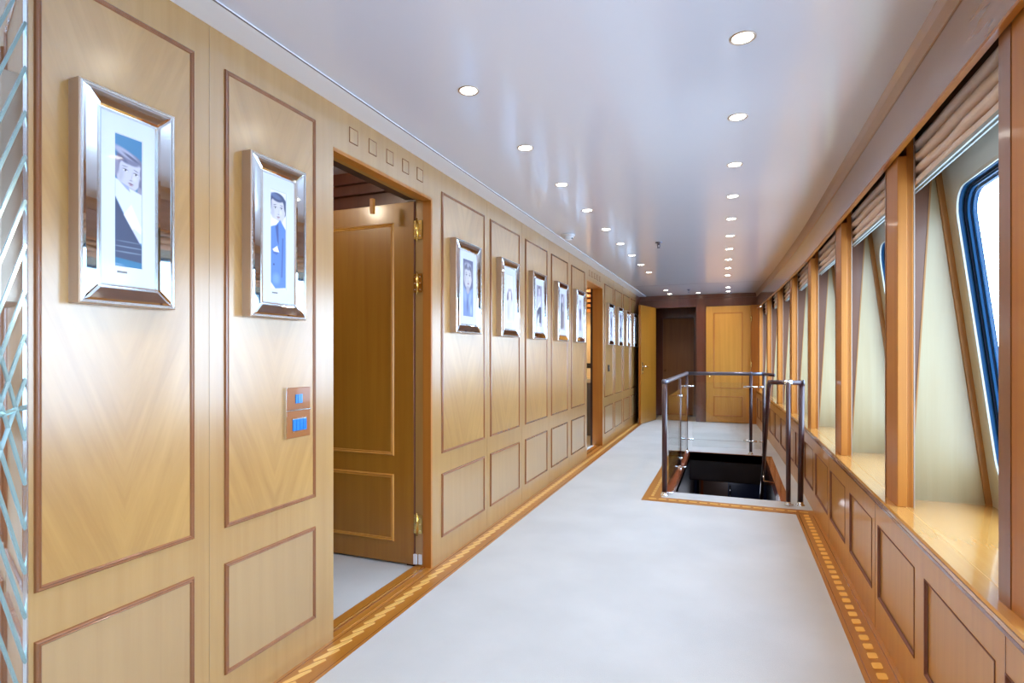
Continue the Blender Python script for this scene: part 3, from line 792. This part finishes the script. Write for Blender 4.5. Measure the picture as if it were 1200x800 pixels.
# ------------------------------------------------------------------ PORTRAITS
def sst(a, b, x):
    t = min(1, max(0, (x-a)/(b-a))); return t*t*(3-2*t)
def ell(cx, cy, rx, ry, col, soft=.25, rot=0):
    c_, s_ = math.cos(rot), math.sin(rot)
    def fn(u, v):
        x, y = u-cx, v-cy; x, y = x*c_+y*s_, -x*s_+y*c_
        d = math.sqrt((x/rx)**2 + (y/ry)**2); return 1 - sst(1-soft, 1+soft*.3, d)
    return fn, col
def poly(pts, col, soft=.02):
    def fn(u, v):
        ins = False; dm = 9
        for (x1, y1), (x2, y2) in zip(pts, pts[1:]+pts[:1]):
            if (y1 > v) != (y2 > v) and u < (x2-x1)*(v-y1)/(y2-y1)+x1: ins = not ins
            dx, dy = x2-x1, y2-y1; t = max(0, min(1, ((u-x1)*dx+(v-y1)*dy)/(dx*dx+dy*dy+1e-9)))
            dm = min(dm, math.hypot(u-x1-t*dx, v-y1-t*dy))
        return 1 if ins and dm > soft else (0.5 + .5*dm/soft if ins else max(0, .5-.5*dm/soft))
    return fn, col
SK = (.62, .60, .70); SKD = (.36, .35, .45); HB = (.07, .07, .12)
def face(cx, cy, r, skin=SK, hair=HB, tilt=0, top=.62):
    """head: hair cap, face, shading, eyes with lids, brows, nose, mouth; v grows upwards"""
    k = r; dk = lambda f: tuple(c*f for c in skin)
    S_ = [ell(cx, cy+.28*k, 1.12*k, 1.12*k, hair, .10, tilt),
          ell(cx, cy-.02*k, .84*k, 1.14*k, skin, .10, tilt),
          ell(cx-.02*k, cy+1.02*k, .80*k, .42*k, hair, .25, tilt-.12),
          ell(cx-.86*k, cy+.42*k, .22*k, .62*k, hair, .3, tilt), ell(cx+.86*k, cy+.42*k, .20*k, .60*k, hair, .3, tilt),
          ell(cx-.56*k, cy-.15*k, .24*k, .75*k, dk(.80), .9, tilt), ell(cx+.05*k, cy-.98*k, .45*k, .16*k, dk(.72), .8, tilt),
          ell(cx+.30*k, cy-.20*k, .22*k, .25*k, tuple(min(1, c*1.12) for c in skin), .9)]
    for sx in (-1, 1):
        ex = cx + sx*.34*k + .05*k; ey = cy + .12*k + sx*tilt*.34*k
        S_ += [ell(ex, ey+.05*k, .24*k, .15*k, dk(.70), .8, tilt), ell(ex, ey, .17*k, .07*k, (.70, .70, .74), .4, tilt),
               ell(ex+.01*k, ey+.01*k, .07*k, .075*k, (.03, .03, .05), .4), ell(ex, ey+.08*k, .19*k, .030*k, (.06, .05, .08), .5, tilt),
               ell(ex+sx*.02*k, ey+.27*k, .22*k, .035*k, tuple(c*.4+.06 for c in hair), .6, tilt - sx*.18)]
    S_ += [ell(cx+.13*k, cy-.16*k, .05*k, .26*k, dk(.78), .9, tilt), ell(cx+.08*k, cy-.38*k, .14*k, .05*k, dk(.55), .6),
           ell(cx+.07*k, cy-.60*k, .22*k, .055*k, (.20, .10, .14), .5, tilt), ell(cx+.07*k, cy-.70*k, .16*k, .045*k, (.34, .20, .25), .6, tilt)]
    return S_
def portrait(kind):
    """returns (background, shapes) in units where v in 0..H/W"""
    if kind == 0:    # woman seated sideways, pale blouse
        return (.05, .19, .36), face(.54, 3.52, .58, (.50, .50, .60), (.17, .17, .26), -.18) + [ell(.35, 4.28, .55, .16, (.36, .37, .50), .5, -.35), ell(.25, 4.05, .30, .10, (.10, .10, .18), .6, -.6), ell(.60, 4.16, .40, .07, (.10, .10, .17), .6, -.4), ell(.05, 3.7, .12, .35, (.22, .22, .32), .5),
            ell(1.0, 3.15, .14, .42, (.14, .14, .22), .4), ell(.92, 2.95, .10, .2, (.26, .26, .36), .4),
            poly([(0, 3.25), (.25, 3.15), (.55, 2.98), (1, 2.85), (1, .95), (.72, 1.5), (.35, 1.95), (0, 2.6)], (.62, .66, .86)),
            poly([(.12, 3.2), (.5, 3.05), (.55, 2.85), (.4, 2.95)], (.30, .34, .55)),
            poly([(.3, 1.95), (.6, 1.45), (.95, 1.2), (1, 1.55), (.6, 2.4)], (.76, .80, .94)),
            poly([(.5, 1.3), (.85, .95), (1, 1.0), (1, 1.3), (.7, 1.5)], (.55, .58, .78)),
            poly([(0, 2.55), (.35, 1.9), (.72, 1.3), (1, .85), (1, 0), (0, 0)], (.045, .06, .12)),
            ell(.5, .75, .7, .03, (.15, .20, .28), .5), ell(.5, .55, .7, .03, (.15, .20, .28), .5), ell(.5, .95, .6, .02, (.12, .16, .24), .5),
            poly([(0, .32), (1, .22), (1, 0), (0, 0)], (.03, .16, .30))]
    if kind == 1:    # man in blue suit
        return (.74, .76, .86), face(.46, 3.98, .60, (.56, .55, .62), (.05, .07, .15), .08) + [ell(.34, 4.62, .42, .14, (.10, .14, .28), .5, -.2),
            poly([(.12, 3.5), (.6, 3.4), (.62, 2.9), (.3, 3.1), (0, 3.2)], (.84, .86, .93)),
            poly([(0, 3.05), (.35, 3.2), (.62, 3.5), (1, 3.05), (1, .1), (.3, .0), (0, .3)], (.10, .21, .52)),
            poly([(.3, 3.1), (.5, 3.3), (.52, 2.2), (.42, 2.4)], (.05, .09, .28)),
            poly([(.1, 2.0), (.5, 2.1), (.6, 1.95), (.4, 1.7), (.15, 1.75)], (.06, .12, .36)),
            poly([(.12, 1.95), (.42, 2.15), (.55, 1.85), (.2, 1.85)], (.88, .90, .96)),
            ell(.2, 1.2, .06, .06, (.03, .05, .2), .4), poly([(.75, 2.6), (.85, 2.6), (.78, .6), (.68, .6)], (.06, .12, .36)),
            ell(.35, .5, .3, .35, (.16, .30, .62), .7)]
    if kind == 2:    # woman facing, fur wrap
        return (.12, .13, .24), face(.48, 1.72, .47, (.56, .54, .60), (.20, .20, .28)) + [ell(.48, 2.24, .36, .10, (.36, .37, .48), .5), ell(.30, 2.15, .10, .2, (.12, .12, .18), .6, -.6), ell(.72, 2.1, .08, .22, (.12, .12, .18), .6, .6),
            ell(.48, 1.12, .2, .22, (.40, .38, .45), .4),
            poly([(0, 1.35), (.2, 1.2), (.48, .95), (.75, 1.15), (1, 1.3), (1, 0), (0, 0)], (.17, .25, .48)),
            ell(.2, .9, .2, .4, (.28, .37, .62), .8, .3), ell(.7, .8, .18, .45, (.30, .40, .66), .8, -.3), ell(.45, .5, .12, .4, (.10, .14, .32), .8), ell(.8, .3, .15, .3, (.36, .46, .70), .8)]
    if kind == 3:    # faded couple, heads close together
        return (.72, .70, .83), [ell(.24, 1.32, .15, .32, (.10, .09, .14), .5, -.2), ell(.76, 1.38, .12, .34, (.20, .18, .24), .6, .2), ell(.40, 1.66, .14, .10, (.30, .26, .32), .7), ell(.62, 1.68, .14, .10, (.36, .32, .38), .7),
            ell(.44, 1.4, .14, .2, (.70, .64, .70), .3), ell(.6, 1.42, .14, .2, (.74, .68, .72), .3), ell(.40, 1.43, .03, .02, (.1,.1,.14), .5), ell(.62, 1.45, .03, .02, (.1,.1,.14), .5),
            poly([(.15, 1.1), (.45, 1.2), (.8, 1.15), (.9, .1), (.1, .1)], (.62, .60, .78)), ell(.3, .55, .1, .5, (.48, .47, .66), .8), ell(.7, .5, .1, .5, (.78, .76, .88), .8)]
    if kind in (4, 8):    # standing figure, dark trousers
        return (.40, .38, .50) if kind == 4 else (.30, .33, .45), [poly([(0, 2.6), (1, 2.6), (1, 1.9), (0, 1.8)], (.30, .28, .38)), ell(.5, 2.15, .22, .28, HB, .2), ell(.52, 2.08, .17, .24, SK, .2),
            ell(.46, 2.1, .03, .02, HB, .5), ell(.58, 2.1, .03, .02, HB, .5), ell(.53, 1.95, .06, .02, (.3,.15,.18), .5),
            poly([(.2, 1.75), (.5, 1.85), (.85, 1.75), (.9, 1.1), (.1, 1.1)], (.55, .56, .72)), poly([(.15, 1.2), (.4, 1.15), (.9, 1.2), (.85, .2), (.5, .15), (.45, .7), (.1, .4)], (.05, .05, .10)),
            poly([(.05, 1.0), (.15, .95), (.8, 1.45), (.75, 1.55)], (.85, .86, .94)), poly([(.1, .25), (.9, .2), (.9, 0), (.1, 0)], (.50, .48, .58))]
    if kind in (5, 9):    # embracing pair, dark clothes
        return (.46, .44, .54) if kind == 5 else (.35, .4, .55), [ell(.42, 2.2, .22, .28, (.12,.11,.16), .3), ell(.64, 2.0, .2, .26, (.2,.18,.22), .3), ell(.48, 2.12, .13, .2, SK, .3), ell(.58, 1.98, .12, .18, SK, .3),
            ell(.46, 2.14, .02, .02, HB, .5), ell(.6, 2.0, .02, .02, HB, .5),
            poly([(.1, 1.8), (.45, 1.9), (.55, 1.0), (.5, .1), (.1, .1)], (.07, .07, .11)), poly([(.5, 1.7), (.85, 1.7), (.9, .2), (.5, .1)], (.24, .23, .27)),
            ell(.6, 1.45, .1, .2, (.85, .84, .88), .5), ell(.35, .9, .08, .5, (.14, .14, .2), .8)]
    return (.62, .62, .74) if kind == 6 else (.42, .46, .62), [ell(.5, 2.2, .26, .34, (.09,.08,.13), .3), ell(.5, 2.12, .18, .25, SK, .25),
            ell(.44, 2.15, .03, .02, HB, .5), ell(.57, 2.15, .03, .02, HB, .5), ell(.5, 1.98, .06, .02, (.3,.15,.18), .5),
            poly([(.15, 1.75), (.5, 1.85), (.85, 1.75), (.75, .9), (.3, .9)], (.18, .17, .25) if kind % 2 else (.10, .12, .24)), poly([(.3, .95), (.75, .95), (.9, .15), (.2, .15)], (.34, .35, .50)),
            poly([(.55, 1.7), (.8, 1.6), (.7, 1.0), (.55, 1.1)], (.04, .05, .10))]

def print_mesh(parent, w_, h_, kind, nu, x):
    nv = int(nu*h_/w_); asp = h_/w_
    bg_, shapes = portrait(kind)
    me = bpy.data.meshes.new('photograph')
    vs = [(x, -w_/2 + w_*i/nu, -h_/2 + h_*j/nv) for j in range(nv+1) for i in range(nu+1)]
    fs = [(j*(nu+1)+i, j*(nu+1)+i+1, (j+1)*(nu+1)+i+1, (j+1)*(nu+1)+i) for j in range(nv) for i in range(nu)]
    me.from_pydata(vs, [], fs)
    ca_ = me.color_attributes.new('Col', 'FLOAT_COLOR', 'POINT')
    buf = []
    # shapes were laid out for a given height/width; scale v to this print's own
    H0 = {0: 4.9, 1: 4.9, 2: 2.46}.get(kind, 2.46)
    for j in range(nv+1):
        for i in range(nu+1):
            u = i/nu; v = j/nv*H0
            c = list(bg_)
            for fn, col in shapes:
                a_ = fn(u, v)
                if a_ > 0: c = [c[q]*(1-a_) + col[q]*a_ for q in range(3)]
            buf += [*c, 1]
    ca_.data.foreach_set('color', buf)
    me.materials.append(MATS['print'])
    o = bpy.data.objects.new('photograph', me); COL.objects.link(o); o.parent = parent
    return o

def ring4(mb, r0, x0, r1, x1):
    """4 mitred faces between rectangles r=(hw,hh)"""
    vs = []
    for (hw, hh), x in ((r0, x0), (r1, x1)): vs += [(x, -hw, -hh), (x, hw, -hh), (x, hw, hh), (x, -hw, hh)]
    mb.add(vs, [(k, (k+1)%4, 4+(k+1)%4, 4+k) for k in range(4)])

def picture(yc, W, kind, label, nu, wp):
    H = .565; ZC = 1.612
    r = empty('picture_frame', (XL+.003, yc, ZC)); tag(r, label, 'picture', 'mirror-framed portraits on the left wall')
    D = .042
    hw, hh = W/2, H/2
    mb = MB(); mb.box(0, .012, -hw+.003, hw-.003, -hh+.003, hh-.003); ring4(mb, (hw, hh), 0, (hw, hh), D-.003); ring4(mb, (hw, hh), D-.003, (hw-.003, hh-.003), D)
    mb.build('frame_box', 'champagne', r)
    mb = MB(); ring4(mb, (hw-.003, hh-.003), D, (hw-.006, hh-.006), D+.002); ring4(mb, (hw-.006, hh-.006), D+.002, (hw-.010, hh-.010), D-.001); mb.build('outer_bead', 'silver_bead', r)
    m_ = .050 if W < .3 else .052
    x0, x1 = D-.002, D-.0066
    a, b_ = (hw-.010, hh-.010), (hw-m_, hh-m_)
    # four mirror strips, each with a bevelled margin
    cs = [[(-a[0], -a[1]), (a[0], -a[1]), (b_[0], -b_[1]), (-b_[0], -b_[1])], [(a[0], -a[1]), (a[0], a[1]), (b_[0], b_[1]), (b_[0], -b_[1])],
          [(a[0], a[1]), (-a[0], a[1]), (-b_[0], b_[1]), (b_[0], b_[1])], [(-a[0], a[1]), (-a[0], -a[1]), (-b_[0], -b_[1]), (-b_[0], b_[1])]]
    for q in cs:
        P3 = [Vector((x0 if k < 2 else x1, *q[k])) for k in range(4)]
        c_ = sum(P3, Vector())/4
        inn = []
        for k, p in enumerate(P3):
            prv, nxt = P3[k-1], P3[(k+1) % 4]
            d1 = (prv-p).normalized(); d2 = (nxt-p).normalized(); sn = d1.cross(d2).length
            inn.append(p + (d1+d2)*(.006/sn) + Vector((.0022, 0, 0)))
        MB().add(P3+inn, [(4,5,6,7)] + [(k, (k+1)%4, 4+(k+1)%4, 4+k) for k in range(4)]).build('mirror_strip', 'mirror', r)
    mb = MB(); ring4(mb, b_, x1, (b_[0]-.003, b_[1]-.003), x1+.005); ring4(mb, (b_[0]-.003, b_[1]-.003), x1+.005, (b_[0]-.007, b_[1]-.007), x1-.002); mb.build('inner_bead', 'silver_bead', r)
    hp_ = .352 if W < .3 else .35
    c = (b_[0]-.007, b_[1]-.007); iw, ih = wp/2, hp_/2
    mb = MB(); ring4(mb, c, x1-.002, (iw+.002, ih+.002), x1-.002); ring4(mb, (iw+.002, ih+.002), x1-.002, (iw, ih), x1-.004)
    mb.build('mat_board', 'mat_white', r)
    print_mesh(r, wp, hp_, kind, nu, x1-.004)
    MB().box(x1-.002, x1-.0012, -iw+.004, -iw+.03, -ih-.018, -ih-.013).build('caption_mark', 'cabin_grey', r) if W < .3 else None
    return r

PL = [(1.036, .26, 0, 'mirror-framed portrait of a woman in a pale blouse, nearest the camera', 46, .072),
      (1.576, .266, 1, 'mirror-framed portrait of a man in a blue suit with a white pocket square', 36, .072),
      (3.147, .36, 2, 'mirror-framed portrait of a woman in a blue fur wrap, right of the near doorway', 34, .142),
      (3.854, .36, 3, 'mirror-framed pale photograph of a faded couple, second after the near doorway', 20, .142),
      (4.54, .36, 4, 'mirror-framed photograph of a standing person in dark trousers, third after the near doorway', 20, .142),
      (5.26, .37, 5, 'mirror-framed photograph of an embracing dark-clad pair, fourth after the near doorway', 18, .142),
      (5.95, .37, 6, 'mirror-framed photograph just left of the far doorway', 16, .142),
      (7.655, .37, 7, 'mirror-framed photograph just right of the far doorway', 14, .142),
      (8.35, .37, 8, 'small-looking mirror-framed photograph, second after the far doorway', 12, .142),
      (9.05, .37, 9, 'small-looking mirror-framed photograph, third after the far doorway', 12, .142),
      (9.73, .37, 10, 'small-looking mirror-framed photograph, fourth after the far doorway', 12, .142),
      (10.26, .33, 11, 'farthest mirror-framed photograph, half hidden at the end of the left wall', 12, .13)]
for a_ in PL: picture(*a_)

# ------------------------------------------------------------------ SWITCHES
sw = empty('switch_panel', (XL+.003, 1.702, .977)); tag(sw, 'brown light switch panel with blue rockers right of the second portrait', 'switch')
a_ = MB().box(0, .010, -.064, .064, .012, .096).build('switch_plate', 'plate_wood', sw, bevel=.0015)
tag(a_, 'upper brown plate')
MB().box(.010, .013, -.018, .018, .036, .070).build('rocker', 'switch_blue', a_)
MB().box(.013, .0135, -.007, -.005, .036, .070).build('rocker_line', 'switch_line', a_)
MB().box(.013, .0135, .006, .008, .036, .070).build('rocker_line', 'switch_line', a_)
MB().box(0, .012, -.066, -.064, .012, .096).build('plate_edge', 'chrome', a_)
b_ = MB().box(0, .010, -.064, .064, -.095, .008).build('switch_plate', 'plate_wood', sw, bevel=.0015)
MB().box(.010, .0125, -.036, .040, -.072, -.020).build('rocker_frame', 'chrome', b_)
for k in range(4): MB().box(.0125, .015, -.034+.0185*k, -.034+.0185*k+.0165, -.068, -.024).build('rocker', 'switch_blue', b_)
MB().box(0, .012, -.066, -.064, -.095, .008).build('plate_edge', 'chrome', b_)
MB().box(0, .011, -.064, .064, .008, .012).build('plate_gap', 'chrome', sw)
s2 = empty('light_switch', (XL+.004, 7.62, 1.01)); tag(s2, 'small black switch on the panel right of the far doorway', 'switch')
MB().box(0, .010, -.04, .04, -.045, .045).build('switch_plate', 'black', s2, bevel=.001)
MB().box(.010, .013, -.02, .02, -.02, .02).build('rocker', 'gunmetal', s2)

# ------------------------------------------------------------------ CEILING FITTINGS
def downlight(x, y, label, group, proto=[None]):
    if proto[0] is None:
        r = empty('downlight', (x, y, CEIL))
        MB().lathe([(.032, .010), (.034, -.002), (.039, -.0035), (.043, -.002), (.043, .0)], 28).build('trim_ring', 'champagne', r)
        MB().lathe([(0, -.0015), (.024, -.0012), (.033, -.0005), (.033, .004), (0, .004)], 24).build('lamp_lens', 'lamp_glow', r)
        proto[0] = r
    else:
        r = copy_tree(proto[0]); r.location = (x, y, CEIL)
    tag(r, label, 'downlight', group)
    return r
LIGHTS = []
for k in range(10):
    y = 1.366 + .67*k; LIGHTS.append((-.982, y))
    downlight(-.982, y, 'recessed downlight, %s from the camera in the left ceiling row' % ORD[k], 'left row of ceiling downlights')
for k in range(10):
    y = 2.03 + .67*k; x = .04 - .0078*k; LIGHTS.append((x, y))
    downlight(x, y, 'recessed downlight, %s from the camera in the right ceiling row' % ORD[k], 'right row of ceiling downlights')
for x, y, lb in ((-.99, 9.55, 'nearer of the two separate downlights at the far left of the ceiling'), (-.99, 10.18, 'farther of the two separate downlights at the far left of the ceiling'),
             (-.03, 9.50, 'nearer of the two downlights in front of the closed end door'), (-.03, 10.12, 'farther of the two downlights in front of the closed end door'),
             (-.51, 10.15, 'single downlight between the two rows by the end wall')):
    LIGHTS.append((x, y)); downlight(x, y, lb, 'downlights near the end wall')
# those behind the camera, out of view
for x in (-.982, .04):
    for y in ((.69, .03, -.64, -1.3, -1.97, -2.6) if x < -.5 else (1.36, .69, .03, -.64, -1.3, -1.97, -2.6)): LIGHTS.append((x, y))
for k, (x, y) in enumerate(LIGHTS):
    ld = bpy.data.lights.new('downlight_lamp', 'SPOT'); ld.energy = LAMP_W; ld.color = LAMP_COL
    ld.spot_size = math.radians(135); ld.spot_blend = 0.9; ld.shadow_soft_size = .03
    lo = bpy.data.objects.new('downlight_lamp', ld); COL.objects.link(lo); lo.location = (x, y, CEIL-.012)
for (x, y, z, e_, c) in ((-2.5, 1.9, 2.28, 16, (1, .85, .65)), (-2.2, 7.7, 2.2, 30, (1, .75, .42)), (-2.2, 8.2, 1.5, 8, (1, .8, .5)), (.0, 7.7, -.6, 1.6, (.8, .85, 1)), (-2.4, -1, 2.2, 30, LAMP_COL), (-2.4, -2.3, 2.2, 30, LAMP_COL)):  # cabin and lobby lamps; weak stairwell fill added to show the lower panels
    ld = bpy.data.lights.new('cabin_and_fill_lamp', 'POINT'); ld.energy = e_; ld.color = c; ld.shadow_soft_size = .06
    lo = bpy.data.objects.new('cabin_and_fill_lamp', ld); COL.objects.link(lo); lo.location = (x, y, z)

# smoke detector, sprinklers
sd = empty('smoke_detector', (-1.336, 4.80, CEIL)); tag(sd, 'round white smoke detector on the ceiling by the left wall', 'smoke detector')
MB().lathe([(.0, -.002), (.058, -.002), (.058, -.014), (.050, -.018)], 24).build('base_ring', 'plastic_white', sd)
MB().lathe([(.045, -.016), (.046, -.030), (.036, -.044), (0, -.047)], 24).build('sensor_head', 'plastic_white', sd)
MB().box(.02, .042, -.02, .012, -.044, -.030).build('sensor_slot', 'black', sd)
for (x, y, lb) in ((-.63, 5.45, 'dark ceiling sprinkler between the downlight rows, nearer one'), (-.63, 9.57, 'dark ceiling sprinkler near the end wall, farther one')):
    sp_ = empty('sprinkler', (x, y, CEIL)); tag(sp_, lb, 'sprinkler', 'ceiling sprinklers')
    MB().lathe([(.034, 0), (.034, -.006), (.014, -.010), (.010, -.024), (0, -.026)], 16).build('escutcheon', 'gunmetal', sp_)
    mb = MB(); mb.tube([(-.012, 0, -.02), (-.012, 0, -.04), (0, 0, -.052)], .003, 6); mb.tube([(.012, 0, -.02), (.012, 0, -.04), (0, 0, -.052)], .003, 6); mb.build('yoke', 'gunmetal', sp_)
    MB().lathe([(0, -.05), (.018, -.052), (.018, -.055), (0, -.056)], 12).build('deflector', 'gunmetal', sp_)
